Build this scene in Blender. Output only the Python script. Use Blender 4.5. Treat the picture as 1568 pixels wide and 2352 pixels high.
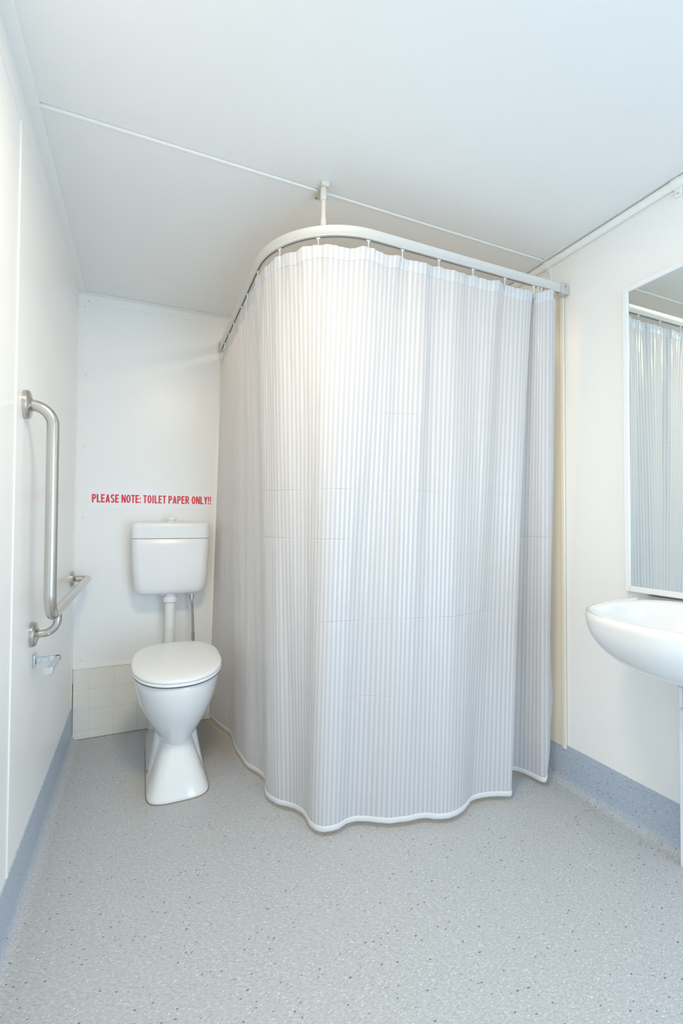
import bpy, bmesh, math, random
from mathutils import Vector, Matrix, noise
random.seed(7)
S = bpy.context.scene
for o in list(bpy.data.objects): bpy.data.objects.remove(o)
PI = math.pi

# ------------------------------------------------------------------ camera
H = 1.1662
cam_d = bpy.data.cameras.new('camera'); cam = bpy.data.objects.new('camera', cam_d)
S.collection.objects.link(cam); S.camera = cam
cam_d.sensor_fit = 'HORIZONTAL'; cam_d.sensor_width = 36.0; cam_d.lens = 36.0*1053/1568
cam_d.clip_start = 0.02
vY = Vector((328-784, -(1196.5-1176), -1053)).normalized()
vX = Vector((3220-784, -(1209-1176), -1053)).normalized()
vX = (vX - vY*vX.dot(vY)).normalized(); vZ = vX.cross(vY)
cam.matrix_world = Matrix.Translation((0, 0, H)) @ Matrix((vX, vY, vZ)).to_4x4()

# ------------------------------------------------------------------ world, lights, exposure
w = bpy.data.worlds.new('sky'); S.world = w; w.use_nodes = True
bg = w.node_tree.nodes['Background']; bg.inputs[0].default_value = (0.70, 0.84, 1.0, 1); bg.inputs[1].default_value = 1.0

def area(name, loc, size, energy, color, rot=(0, 0, 0), sizey=None, shape='RECTANGLE', spread=PI):
    l = bpy.data.lights.new(name, 'AREA'); l.shape = shape; l.size = size
    if sizey: l.size_y = sizey
    l.energy = energy; l.color = color; l.spread = spread
    o = bpy.data.objects.new(name, l); S.collection.objects.link(o)
    o.location = loc; o.rotation_euler = rot
    return o
# daylight through the open doorway behind the camera, slanting in from the right
area('doorway_daylight', (1.20, -1.10, 0.95), 0.95, 24.0, (0.50, 0.755, 1.0), (PI/2, 0, 0.5), 1.8)
# ceiling lamp above the camera's left side, out of frame
area('ceiling_lamp', (0.22, 0.72, 2.385), 0.34, 16.0, (1.0, 0.82, 0.57), (0, 0, 0), shape='DISK')
# added warm fill light, unseen, inside the shower recess
area('added_shower_fill', (0.95, 2.3, 2.385), 0.30, 3.2, (1.0, 0.70, 0.38), (0, 0, 0), shape='DISK')
S.view_settings.view_transform = 'Standard'; S.view_settings.look = 'None'
S.view_settings.gamma = 1.0; S.view_settings.use_curve_mapping = False
S.view_settings.exposure = 0.19
S.cycles.max_bounces = 14; S.cycles.diffuse_bounces = 8; S.cycles.glossy_bounces = 5
S.cycles.transmission_bounces = 6; S.cycles.sample_clamp_indirect = 6

# ------------------------------------------------------------------ helpers
class MB:
    def __init__(s): s.v = []; s.f = []; s.uv = None
    def add(s, vs, fs):
        n = len(s.v); s.v += [tuple(v) for v in vs]; s.f += [tuple(i+n for i in f) for f in fs]; return s
    def box(s, a, b):
        (x0, y0, z0), (x1, y1, z1) = a, b
        v = [(x0,y0,z0),(x1,y0,z0),(x1,y1,z0),(x0,y1,z0),(x0,y0,z1),(x1,y0,z1),(x1,y1,z1),(x0,y1,z1)]
        return s.add(v, [(0,3,2,1),(4,5,6,7),(0,1,5,4),(1,2,6,5),(2,3,7,6),(3,0,4,7)])
    def rings(s, rs, closed=True, cap0=True, cap1=True):
        n = len(rs[0]); vs = [p for r in rs for p in r]; fs = []
        for i in range(len(rs)-1):
            for j in range(n if closed else n-1):
                k = (j+1) % n
                fs.append((i*n+j, i*n+k, (i+1)*n+k, (i+1)*n+j))
        if cap0: fs.append(tuple(reversed(range(n))))
        if cap1: fs.append(tuple((len(rs)-1)*n+j for j in range(n)))
        return s.add(vs, fs)
    def tube(s, pts, r, seg=20, caps=True, up=None):
        pts = [Vector(p) for p in pts]; rr = r if isinstance(r, (list, tuple)) else [r]*len(pts)
        t0 = (pts[1]-pts[0]).normalized()
        n = Vector(up) if up else (Vector((0,0,1)) if abs(t0.z) < 0.9 else Vector((1,0,0)))
        n = (n - t0*n.dot(t0)).normalized(); rs = []
        for i, p in enumerate(pts):
            t = (pts[min(i+1, len(pts)-1)] - pts[max(i-1, 0)]).normalized()
            n = (n - t*n.dot(t)).normalized(); b = t.cross(n)
            rs.append([p + (n*math.cos(2*PI*k/seg) + b*math.sin(2*PI*k/seg))*rr[i] for k in range(seg)])
        return s.rings(rs, True, caps, caps)
    def lathe(s, c, axis, prof, seg=32, caps=True):
        c = Vector(c); a = Vector(axis).normalized()
        return s.tube_prof([c + a*h for h, r in prof], [r for h, r in prof], a, seg, caps)
    def tube_prof(s, pts, rr, a, seg, caps):
        n = Vector((0,0,1)) if abs(a.z) < 0.9 else Vector((1,0,0)); n = (n - a*n.dot(a)).normalized(); b = a.cross(n)
        rs = [[p + (n*math.cos(2*PI*k/seg) + b*math.sin(2*PI*k/seg))*r for k in range(seg)] for p, r in zip(pts, rr)]
        return s.rings(rs, True, caps, caps)
    def build(s, name, mat, parent=None, smooth=True, bevel=0, angle=35, seg=2, sub=0, fix=True):
        me = bpy.data.meshes.new(name); me.from_pydata(s.v, [], s.f)
        if s.uv:
            l = me.uv_layers.new(name='UVMap')
            for lp in me.loops: l.data[lp.index].uv = s.uv[lp.vertex_index]
        if fix:
            bm = bmesh.new(); bm.from_mesh(me); bmesh.ops.recalc_face_normals(bm, faces=bm.faces); bm.to_mesh(me); bm.free()
        o = bpy.data.objects.new(name, me); S.collection.objects.link(o)
        me.materials.append(mat)
        if parent: o.parent = parent; o.matrix_parent_inverse = parent.matrix_world.inverted()
        if bevel:
            m = o.modifiers.new('b', 'BEVEL'); m.width = bevel; m.segments = seg; m.limit_method = 'ANGLE'; m.angle_limit = math.radians(40)
        if sub:
            m = o.modifiers.new('s', 'SUBSURF'); m.levels = sub; m.render_levels = sub
        if smooth:
            for p in me.polygons: p.use_smooth = True
            bm = bmesh.new(); bm.from_mesh(me)
            for e in bm.edges:
                if len(e.link_faces) == 2 and e.calc_face_angle(0) > math.radians(angle): e.smooth = False
            bm.to_mesh(me); bm.free()
        return o

def arc(c, a, b, r, t0, t1, n):
    c = Vector(c); a = Vector(a); b = Vector(b)
    return [c + a*(r*math.cos(t0+(t1-t0)*i/n)) + b*(r*math.sin(t0+(t1-t0)*i/n)) for i in range(n+1)]
def thing(name, loc, label, cat, group=None):
    o = bpy.data.objects.new(name, None); S.collection.objects.link(o); o.location = loc
    o.matrix_world = Matrix.Translation(loc)
    o['label'] = label; o['category'] = cat
    if group: o['group'] = group
    return o
def tag(o, label, cat, group=None):
    o['label'] = label; o['category'] = cat
    if group: o['group'] = group
    return o
def struct(name, label=None, loc=(0, 0, 0)):
    o = bpy.data.objects.new(name, None); S.collection.objects.link(o); o.matrix_world = Matrix.Translation(loc)
    o['kind'] = 'structure'
    if label: o['label'] = label
    o['category'] = name.split('_')[0] if name.split('_')[0] != 'baseboard' else 'skirting'
    return o

# ------------------------------------------------------------------ materials
def mat(name, col, rough=0.5, metal=0.0, spec=0.5, coat=0.0, bump=0.0, bscale=60, aniso=0.0):
    m = bpy.data.materials.new(name); m.use_nodes = True; nt = m.node_tree; b = nt.nodes['Principled BSDF']
    b.inputs['Base Color'].default_value = (*col, 1); b.inputs['Roughness'].default_value = rough
    b.inputs['Metallic'].default_value = metal; b.inputs['Specular IOR Level'].default_value = spec
    b.inputs['Coat Weight'].default_value = coat; b.inputs['Coat Roughness'].default_value = 0.05
    tc = nt.nodes.new('ShaderNodeTexCoord'); nz = nt.nodes.new('ShaderNodeTexNoise')
    nz.inputs['Scale'].default_value = bscale; nz.inputs['Detail'].default_value = 3
    nt.links.new(tc.outputs['Object'], nz.inputs['Vector'])
    # faint tonal variation so that no surface is a flat fill
    mx = nt.nodes.new('ShaderNodeMix'); mx.data_type = 'RGBA'
    mx.inputs['A'].default_value = (*[c*0.985 for c in col], 1); mx.inputs['B'].default_value = (*[min(1, c*1.01) for c in col], 1)
    nt.links.new(nz.outputs['Fac'], mx.inputs['Factor']); nt.links.new(mx.outputs['Result'], b.inputs['Base Color'])
    if bump:
        bp = nt.nodes.new('ShaderNodeBump'); bp.inputs['Strength'].default_value = bump; bp.inputs['Distance'].default_value = 0.002
        nt.links.new(nz.outputs['Fac'], bp.inputs['Height']); nt.links.new(bp.outputs['Normal'], b.inputs['Normal'])
    return m
M_wall = mat('painted_panel', (0.93, 0.93, 0.915), 0.30, spec=0.5, bump=0.015, bscale=9)
M_ceil = mat('ceiling_panel', (0.85, 0.855, 0.85), 0.42, spec=0.35, bump=0.015, bscale=9)
M_trim = mat('trim_paint', (0.93, 0.925, 0.90), 0.36, spec=0.4)
M_trimc = mat('trim_ceiling_paint', (0.90, 0.91, 0.90), 0.4, spec=0.4)
M_rivet = mat('rivet_dark', (0.45, 0.43, 0.40), 0.5)
M_cream = mat('cream_lining', (0.84, 0.79, 0.68), 0.3, spec=0.45)
M_creamtile = mat('cream_tileboard', (0.875, 0.85, 0.79), 0.3, spec=0.45)
M_grout = mat('cream_grout', (0.80, 0.77, 0.70), 0.6)
M_cer = mat('white_ceramic', (0.84, 0.845, 0.845), 0.12, spec=0.55, coat=0.35)
M_plas = mat('white_plastic', (0.87, 0.875, 0.885), 0.26, spec=0.5)
M_pvc = mat('white_pvc', (0.87, 0.87, 0.86), 0.3, spec=0.5)
M_pvcw = mat('bright_white_pvc', (0.9, 0.91, 0.93), 0.3, spec=0.5)
M_frame = mat('white_frame', (0.88, 0.89, 0.91), 0.3, spec=0.5)
M_steel = mat('brushed_steel', (0.60, 0.575, 0.54), 0.24, 1.0, bump=0.004, bscale=200)
M_chrome = mat('chrome', (0.70, 0.76, 0.82), 0.07, 1.0)
M_dull = mat('dull_metal', (0.46, 0.45, 0.43), 0.35, 1.0)
M_braid = mat('braided_steel', (0.52, 0.47, 0.42), 0.35, 1.0, bump=0.9, bscale=900)
M_rail = mat('rail_aluminium', (0.72, 0.715, 0.69), 0.38, 0.25, spec=0.5)
M_post = mat('post_paint', (0.80, 0.75, 0.68), 0.35, spec=0.5)
M_brkt = mat('bracket_grey', (0.62, 0.60, 0.57), 0.4, 0.3)
M_slotshade = mat('rail_slot_shade', (0.16, 0.15, 0.14), 0.6)
M_ribbed = mat('grey_tail', (0.48, 0.53, 0.57), 0.35, 0.4)
M_bead = mat('sealant_brown', (0.30, 0.215, 0.15), 0.7)
M_gapshade = mat('painted_gap_shade', (0.16, 0.08, 0.04), 0.8)
M_paper = mat('sticker_white', (0.95, 0.94, 0.965), 0.4)
M_red = mat('red_ink', (0.78, 0.035, 0.06), 0.45)
M_mirror = mat('mirror_glass', (0.80, 0.845, 0.825), 0.008, 1.0)
M_mirror.node_tree.nodes['Principled BSDF'].inputs['Roughness'].default_value = 0.008
M_hook = mat('hook_plastic', (0.88, 0.87, 0.83), 0.3)

def vinyl(name, c0, c1):
    m = bpy.data.materials.new(name); m.use_nodes = True; nt = m.node_tree; N = nt.nodes; L = nt.links
    b = N['Principled BSDF']; b.inputs['Roughness'].default_value = 0.42; b.inputs['Specular IOR Level'].default_value = 0.38
    tc = N.new('ShaderNodeTexCoord')
    def mapping(scale, rot=(0, 0, 0), loc=(0, 0, 0)):
        mp = N.new('ShaderNodeMapping'); mp.inputs['Scale'].default_value = scale; mp.inputs['Rotation'].default_value = rot; mp.inputs['Location'].default_value = loc
        L.new(tc.outputs['Object'], mp.inputs['Vector']); return mp.outputs['Vector']
    def ramp(src, a, bb, c0=(0,0,0,1), c1=(1,1,1,1)):
        r = N.new('ShaderNodeValToRGB'); r.color_ramp.elements[0].position = a; r.color_ramp.elements[1].position = bb
        r.color_ramp.elements[0].color = c0; r.color_ramp.elements[1].color = c1; L.new(src, r.inputs['Fac']); return r.outputs['Color']
    def mix(fac, A, B):
        x = N.new('ShaderNodeMix'); x.data_type = 'RGBA'; L.new(fac, x.inputs['Factor'])
        for k, v in (('A', A), ('B', B)):
            if isinstance(v, tuple): x.inputs[k].default_value = v
            else: L.new(v, x.inputs[k])
        return x.outputs['Result']
    def math_(op, a, bv):
        x = N.new('ShaderNodeMath'); x.operation = op
        for i, v in enumerate((a, bv)):
            if isinstance(v, (int, float)): x.inputs[i].default_value = v
            else: L.new(v, x.inputs[i])
        return x.outputs[0]
    # mottled chips, elongated
    n1 = N.new('ShaderNodeTexNoise'); n1.inputs['Scale'].default_value = 1; n1.inputs['Detail'].default_value = 5; n1.inputs['Roughness'].default_value = 0.62
    L.new(mapping((95, 210, 150), (0, 0, 0.9)), n1.inputs['Vector'])
    col = ramp(n1.outputs['Fac'], 0.34, 0.66, (*c0, 1), (*c1, 1))
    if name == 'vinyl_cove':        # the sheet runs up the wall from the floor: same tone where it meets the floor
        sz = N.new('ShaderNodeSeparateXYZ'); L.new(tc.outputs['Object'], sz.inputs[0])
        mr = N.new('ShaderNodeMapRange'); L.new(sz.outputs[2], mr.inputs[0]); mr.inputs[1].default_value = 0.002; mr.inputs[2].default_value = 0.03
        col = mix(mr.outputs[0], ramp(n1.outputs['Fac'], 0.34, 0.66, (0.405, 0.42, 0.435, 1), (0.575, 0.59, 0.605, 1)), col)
    n0 = N.new('ShaderNodeTexNoise'); n0.inputs['Scale'].default_value = 5; n0.inputs['Detail'].default_value = 2
    L.new(tc.outputs['Object'], n0.inputs['Vector'])
    col = mix(ramp(n0.outputs['Fac'], 0.2, 0.8, (0, 0, 0, 1), (0.14, 0.14, 0.14, 1)), col, (0.52, 0.53, 0.54, 1))
    # coloured tiny chips by cell
    v1 = N.new('ShaderNodeTexVoronoi'); v1.inputs['Scale'].default_value = 1; L.new(mapping((150, 300, 220), (0, 0, -0.5)), v1.inputs['Vector'])
    sp = N.new('ShaderNodeSeparateColor'); L.new(v1.outputs['Color'], sp.inputs[0])
    chip = math_('MULTIPLY', math_('LESS_THAN', v1.outputs['Distance'], 0.42), 1.0)
    lite = math_('MULTIPLY', math_('GREATER_THAN', sp.outputs[0], 0.93), chip)
    col = mix(math_('MULTIPLY', lite, 0.5), col, (0.86, 0.87, 0.88, 1))
    dk = math_('MULTIPLY', math_('LESS_THAN', sp.outputs[0], 0.09), chip)
    col = mix(math_('MULTIPLY', dk, 0.38), col, (0.22, 0.24, 0.26, 1))
    # sparse dark flecks
    v2 = N.new('ShaderNodeTexVoronoi'); v2.inputs['Scale'].default_value = 1
    nd = N.new('ShaderNodeTexNoise'); nd.inputs['Scale'].default_value = 160; L.new(tc.outputs['Object'], nd.inputs['Vector'])
    va = N.new('ShaderNodeVectorMath'); va.operation = 'MULTIPLY_ADD'; L.new(nd.outputs['Color'], va.inputs[0]); va.inputs[1].default_value = (0.22, 0.22, 0.22)
    L.new(mapping((40, 72, 50), (0, 0, 0.3)), va.inputs[2]); L.new(va.outputs[0], v2.inputs['Vector'])
    s2 = N.new('ShaderNodeSeparateColor'); L.new(v2.outputs['Color'], s2.inputs[0])
    rad = math_('MULTIPLY_ADD', s2.outputs[1], 0.07)
    rad = math_('ADD', math_('MULTIPLY', s2.outputs[1], 0.09), 0.075)
    d2 = math_('MULTIPLY', math_('LESS_THAN', v2.outputs['Distance'], rad), math_('LESS_THAN', s2.outputs[0], 0.72))
    col = mix(math_('MULTIPLY', d2, 0.78), col, (0.09, 0.10, 0.12, 1))
    # sparse white flecks
    v3 = N.new('ShaderNodeTexVoronoi'); v3.inputs['Scale'].default_value = 1; L.new(mapping((52, 90, 60), (0, 0, 1.1), (3, 7, 1)), v3.inputs['Vector'])
    s3 = N.new('ShaderNodeSeparateColor'); L.new(v3.outputs['Color'], s3.inputs[0])
    d3 = math_('MULTIPLY', math_('LESS_THAN', v3.outputs['Distance'], 0.11), math_('LESS_THAN', s3.outputs[0], 0.3))
    col = mix(math_('MULTIPLY', d3, 0.8), col, (0.93, 0.94, 0.94, 1))
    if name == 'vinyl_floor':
        # brown stain by the toilet foot; warm shade towards the back wall painted in
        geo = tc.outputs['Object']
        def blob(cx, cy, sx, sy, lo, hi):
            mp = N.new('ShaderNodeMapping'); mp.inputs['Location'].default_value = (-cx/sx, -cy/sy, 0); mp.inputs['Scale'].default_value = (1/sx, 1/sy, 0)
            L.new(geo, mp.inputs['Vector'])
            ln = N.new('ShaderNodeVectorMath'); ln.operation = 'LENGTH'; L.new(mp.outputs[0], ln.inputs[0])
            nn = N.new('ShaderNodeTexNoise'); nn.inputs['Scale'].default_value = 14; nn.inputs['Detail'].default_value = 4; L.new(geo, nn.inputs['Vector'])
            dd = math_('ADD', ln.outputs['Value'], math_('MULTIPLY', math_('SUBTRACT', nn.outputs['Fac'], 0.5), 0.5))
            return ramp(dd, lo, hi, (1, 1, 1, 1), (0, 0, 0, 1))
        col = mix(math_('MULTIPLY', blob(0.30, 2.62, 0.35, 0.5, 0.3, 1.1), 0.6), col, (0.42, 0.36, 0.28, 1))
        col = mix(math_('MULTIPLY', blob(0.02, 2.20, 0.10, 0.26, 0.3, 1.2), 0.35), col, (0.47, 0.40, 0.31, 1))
        # dried puddle ring near the right-hand wall
        mp = N.new('ShaderNodeMapping'); mp.inputs['Rotation'].default_value = (0, 0, 0)
        mp.inputs['Location'].default_value = (-1.640/0.085, -1.225/0.108, 0); mp.inputs['Scale'].default_value = (1/0.085, 1/0.108, 0)
        L.new(geo, mp.inputs['Vector'])
        nn = N.new('ShaderNodeTexNoise'); nn.inputs['Scale'].default_value = 9; nn.inputs['Detail'].default_value = 3; L.new(geo, nn.inputs['Vector'])
        ab = N.new('ShaderNodeVectorMath'); ab.operation = 'ABSOLUTE'; L.new(mp.outputs[0], ab.inputs[0])
        se = N.new('ShaderNodeSeparateXYZ'); L.new(ab.outputs[0], se.inputs[0])
        dist = math_('POWER', math_('ADD', math_('POWER', se.outputs[0], 2.6), math_('POWER', se.outputs[1], 2.6)), 1/2.6)
        dist = math_('ADD', dist, math_('MULTIPLY', math_('SUBTRACT', nn.outputs['Fac'], 0.5), 0.12))
        ring = math_('LESS_THAN', math_('ABSOLUTE', math_('SUBTRACT', dist, 1.0), 0), 0.022)
        n4 = N.new('ShaderNodeTexNoise'); n4.inputs['Scale'].default_value = 22; L.new(geo, n4.inputs['Vector'])
        col = mix(math_('MULTIPLY', ring, ramp(n4.outputs['Fac'], 0.38, 0.6, (0.1, 0.1, 0.1, 1), (0.75, 0.75, 0.75, 1))), col, (0.33, 0.27, 0.20, 1))
        ins = math_('LESS_THAN', dist, 1.0)
        col = mix(math_('MULTIPLY', ins, 0.10), col, (0.45, 0.46, 0.42, 1))
    L.new(col, b.inputs['Base Color'])
    bp = N.new('ShaderNodeBump'); bp.inputs['Strength'].default_value = 0.12; bp.inputs['Distance'].default_value = 0.0006
    L.new(n1.outputs['Fac'], bp.inputs['Height']); L.new(bp.outputs['Normal'], b.inputs['Normal'])
    return m
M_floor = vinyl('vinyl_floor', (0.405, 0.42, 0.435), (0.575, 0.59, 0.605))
M_cove = vinyl('vinyl_cove', (0.375, 0.44, 0.54), (0.525, 0.60, 0.71))  # same sheet as the floor, with bluish daylight painted into its colour

def cloth_mat(name, stripes=True, ca=(0.63, 0.64, 0.685), cb=(0.785, 0.785, 0.805), tl=0.28):
    m = bpy.data.materials.new(name); m.use_nodes = True; nt = m.node_tree; N = nt.nodes; L = nt.links
    b = N['Principled BSDF']; out = N['Material Output']
    tc = N.new('ShaderNodeTexCoord'); uv = N.new('ShaderNodeSeparateXYZ'); L.new(tc.outputs['UV'], uv.inputs[0])
    def math_(op, a, bv=0.0, cv=0.0):
        x = N.new('ShaderNodeMath'); x.operation = op
        for i, v in enumerate((a, bv, cv)):
            if isinstance(v, (int, float)): x.inputs[i].default_value = v
            else: L.new(v, x.inputs[i])
        return x.outputs[0]
    ph = math_('FRACT', math_('MULTIPLY', uv.outputs[0], 1/0.0196))
    tri = math_('ABSOLUTE', math_('SUBTRACT', ph, 0.5))
    st = N.new('ShaderNodeMapRange'); L.new(tri, st.inputs[0]); st.inputs[1].default_value = 0.232; st.inputs[2].default_value = 0.262
    mask = st.outputs[0] if stripes else math_('MULTIPLY', tri, 0.0)
    def mixf(a, bb):
        x = N.new('ShaderNodeMapRange'); L.new(mask, x.inputs[0]); x.inputs[3].default_value = a; x.inputs[4].default_value = bb; return x.outputs[0]
    mx = N.new('ShaderNodeMix'); mx.data_type = 'RGBA'; L.new(mask, mx.inputs['Factor'])
    mx.inputs['A'].default_value = (*ca, 1); mx.inputs['B'].default_value = (*cb, 1)
    L.new(mx.outputs['Result'], b.inputs['Base Color'])
    L.new(mixf(0.6, 0.31), b.inputs['Roughness']); L.new(mixf(0.25, 0.75), b.inputs['Specular IOR Level'])
    # packing creases (horizontal) and crinkles
    ns = N.new('ShaderNodeTexNoise'); ns.inputs['Scale'].default_value = 3.2; ns.inputs['Detail'].default_value = 2; L.new(tc.outputs['UV'], ns.inputs['Vector'])
    h = None
    for zc, a in ((1.90, 0.4), (1.573, 0.6), (1.284, 0.7), (1.10, 1.0), (0.794, 0.5), (0.50, 0.4)):
        d = math_('ABSOLUTE', math_('SUBTRACT', uv.outputs[1], math_('ADD', zc, math_('MULTIPLY', math_('SUBTRACT', ns.outputs['Fac'], 0.5), 0.02))))
        g = N.new('ShaderNodeMapRange'); g.interpolation_type = 'SMOOTHSTEP'; L.new(d, g.inputs[0]); g.inputs[1].default_value = 0.004; g.inputs[2].default_value = 0.0; g.inputs[3].default_value = 0.0; g.inputs[4].default_value = a
        h = g.outputs[0] if h is None else math_('ADD', h, g.outputs[0])
    msk = N.new('ShaderNodeMapRange'); L.new(ns.outputs['Fac'], msk.inputs[0]); msk.inputs[1].default_value = 0.42; msk.inputs[2].default_value = 0.62
    h = math_('MULTIPLY', h, msk.outputs[0])
    n2 = N.new('ShaderNodeTexNoise'); n2.inputs['Scale'].default_value = 26; n2.inputs['Detail'].default_value = 4; n2.inputs['Distortion'].default_value = 1.5; L.new(tc.outputs['UV'], n2.inputs['Vector'])
    ms2 = N.new('ShaderNodeMapRange'); L.new(ns.outputs['Fac'], ms2.inputs[0]); ms2.inputs[1].default_value = 0.6; ms2.inputs[2].default_value = 0.72
    h = math_('ADD', h, math_('MULTIPLY', n2.outputs['Fac'], math_('MULTIPLY', ms2.outputs[0], 1.2)))
    bp = N.new('ShaderNodeBump'); bp.inputs['Strength'].default_value = 0.8; bp.inputs['Distance'].default_value = 0.0025; L.new(h, bp.inputs['Height'])
    L.new(bp.outputs['Normal'], b.inputs['Normal'])
    tr = N.new('ShaderNodeBsdfTranslucent'); tr.inputs[0].default_value = (0.93, 0.91, 0.88, 1)
    mix = N.new('ShaderNodeMixShader'); mix.inputs[0].default_value = tl
    L.new(b.outputs[0], mix.inputs[1]); L.new(tr.outputs[0], mix.inputs[2]); L.new(mix.outputs[0], out.inputs['Surface'])
    return m
M_cloth = cloth_mat('satin_stripe_cloth'); M_hem = cloth_mat('hem_cloth', False, (0.84, 0.835, 0.83), tl=0.1)
M_head = cloth_mat('heading_cloth', True, (0.71, 0.71, 0.735), (0.84, 0.835, 0.84), 0.18)

# ------------------------------------------------------------------ room shell
XL, XR, YB, YF, ZC = -0.335, 1.747, 2.8225, -1.2, 2.4
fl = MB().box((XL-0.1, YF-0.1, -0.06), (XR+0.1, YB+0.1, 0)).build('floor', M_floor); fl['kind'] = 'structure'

wl = struct('wall_left')
MB().box((XL-0.06, 1.562, 0), (XL, YB, ZC)).build('wall_panel', M_wall, wl, bevel=0.0015)
MB().box((XL-0.06, YF, 0), (XL, 1.548, ZC)).build('wall_panel', M_wall, wl, bevel=0.0015)
MB().box((XL-0.06, 1.54, 0), (XL-0.004, 1.57, ZC)).build('joint_backing', M_trim, wl)
MB().box((XL-0.01, 1.549, 0.17), (XL+0.003, 1.561, 2.318)).build('joint_strip', M_trim, wl, bevel=0.002)
wr = struct('wall_right')
MB().box((XR, 1.577, 0), (XR+0.06, YB, ZC)).build('wall_panel', M_wall, wr, bevel=0.0015)
MB().box((XR, YF, 0), (XR+0.06, 1.563, ZC)).build('wall_panel', M_wall, wr, bevel=0.0015)
MB().box((XR+0.004, 1.55, 0), (XR+0.06, 1.59, ZC)).build('joint_backing', M_trim, wr)
MB().box((XR-0.003, 1.564, 0.17), (XR+0.01, 1.576, 2.353)).build('joint_strip', M_trim, wr, bevel=0.002)
wb = struct('wall_back')
MB().box((XL-0.06, YB, 0), (XR+0.06, YB+0.06, ZC)).build('wall_panel', M_wall, wb)
wf = struct('wall_front')
MB().box((XL-0.06, YF-0.06, 0), (0.68, YF, ZC)).build('wall_panel', M_wall, wf)
MB().box((1.68, YF-0.06, 0), (XR+0.06, YF, ZC)).build('wall_panel', M_wall, wf)
MB().box((0.68, YF-0.06, 2.1), (1.68, YF, ZC)).build('wall_panel', M_wall, wf)
ce = struct('ceiling')
MB().box((XL-0.06, 1.588, ZC), (XR+0.06, YB+0.06, ZC+0.06)).build('ceiling_panel', M_ceil, ce, bevel=0.002)
MB().box((XL-0.06, YF-0.06, ZC-0.0005), (XR+0.06, 1.572, ZC+0.06)).build('ceiling_panel', M_ceil, ce, bevel=0.002)
MB().box((XL, 1.565, ZC+0.006), (XR, 1.60, ZC+0.05)).build('joint_backing', M_trimc, ce)
MB().box((XL, 1.5785, ZC-0.0035), (XR, 1.5885, ZC+0.012)).build('joint_strip', M_trim, ce, bevel=0.002)

# angle trims in the corners
t1 = struct('trim_1')   # left wall / ceiling
MB().box((XL, YF, 2.313), (XL+0.0025, YB, ZC-0.001)).build('angle_leg', M_trim, t1)
MB().box((XL, YF, ZC-0.003), (XL+0.04, YB, ZC-0.0006)).build('angle_leg', M_trimc, t1)
def rivets(parent, pts, axis, m=M_trim, r=0.0032):
    for p in pts: MB().lathe(p, axis, [(0, r), (0.0012, r*0.9), (0.002, r*0.45)], 10).build('rivet', m, parent)
rivets(t1, [(XL+0.027, y, ZC-0.0028) for y in (1.532, 1.911, 2.345, 2.73)], (0, 0, -1))
rivets(t1, [(XL+0.0024, y, 2.335) for y in (1.7, 2.2)], (1, 0, 0))
t2 = struct('trim_2')   # back wall / ceiling
MB().box((XL, YB-0.0025, 2.354), (XR, YB, ZC-0.001)).build('angle_leg', M_trim, t2)
MB().box((XL, YB-0.038, ZC-0.0035), (XR, YB, ZC-0.0011)).build('angle_leg', M_trimc, t2)
rivets(t2, [(x, YB-0.0024, 2.363) for x in (-0.285, 0.131)], (0, -1, 0), M_rivet, 0.0026)
t3 = struct('trim_3')   # right wall / ceiling
MB().box((XR-0.0025, YF, 2.353), (XR, YB, ZC-0.001)).build('angle_leg', M_trim, t3)
MB().box((XR-0.04, YF, ZC-0.003), (XR, YB, ZC-0.0006)).build('angle_leg', M_trimc, t3)
t4 = struct('trim_4')   # vertical corner left / back
MB().box((XL, YB-0.0022, 0.37), (XL+0.033, YB, 2.354)).build('angle_leg', M_trim, t4)
MB().box((XL, YB-0.033, 0.17), (XL+0.0022, YB, 2.315)).build('angle_leg', M_trim, t4)
rivets(t4, [(-0.302+0.006, YB-0.0022, z) for z in (1.956, 1.568, 1.182, 0.416)], (0, -1, 0), M_rivet, 0.0022)
rivets(t4, [(-0.303, YB-0.0022, 2.33)], (0, -1, 0), M_rivet, 0.0026)

# coved vinyl skirting
def cove(name, pts_fn, a, b):
    prof = [(0.0, 0.176), (0.004, 0.176), (0.0042, 0.045)]
    prof += [(0.0042+0.030*(1-math.cos(t)), 0.041*(1-math.sin(t))+0.0008) for t in [PI/2*i/7*1.0 for i in range(8)]]
    prof += [(0.042, 0.0003), (0.042, -0.002), (0.0, -0.002)]
    m = MB(); n = 60
    m.rings([[pts_fn(d, z, a+(b-a)*i/n) for d, z in prof] for i in range(n+1)])
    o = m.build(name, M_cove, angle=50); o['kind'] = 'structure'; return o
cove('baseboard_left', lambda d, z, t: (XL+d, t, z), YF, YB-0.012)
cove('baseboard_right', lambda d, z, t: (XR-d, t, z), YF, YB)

# tileboard kick panel on the back wall
tk = thing('tiled_splash_panel', (0.2, YB, 0), 'low cream tile-patterned splash panel on the wall behind the toilet', 'wall panel')
x0, x1 = XL+0.006, 0.44
MB().box((x0, YB-0.008, 0.002), (x1, YB, 0.374)).build('backing', M_grout, tk)
MB().box((x0, YB-0.012, 0.372), (x1, YB, 0.381)).build('capping', M_trim, tk, bevel=0.002)
MB().box((x0-.0035, YB-0.010, 0.002), (x0-.0003, YB-.002, 0.30)).build('stained_joint', M_bead, tk)
zs = [0.003, 0.046, 0.154, 0.262, 0.372]; xs = [x0, -0.253] + [-0.253+0.118*k for k in range(1, 6)] + [x1]
for i in range(len(xs)-1):
    for j in range(4):
        MB().box((xs[i]+0.0006, YB-0.0095, zs[j]+0.0006), (xs[i+1]-0.0006, YB-0.007, zs[j+1]-0.0006)).build('tile', M_creamtile, tk, bevel=0.0006, seg=1)

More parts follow.
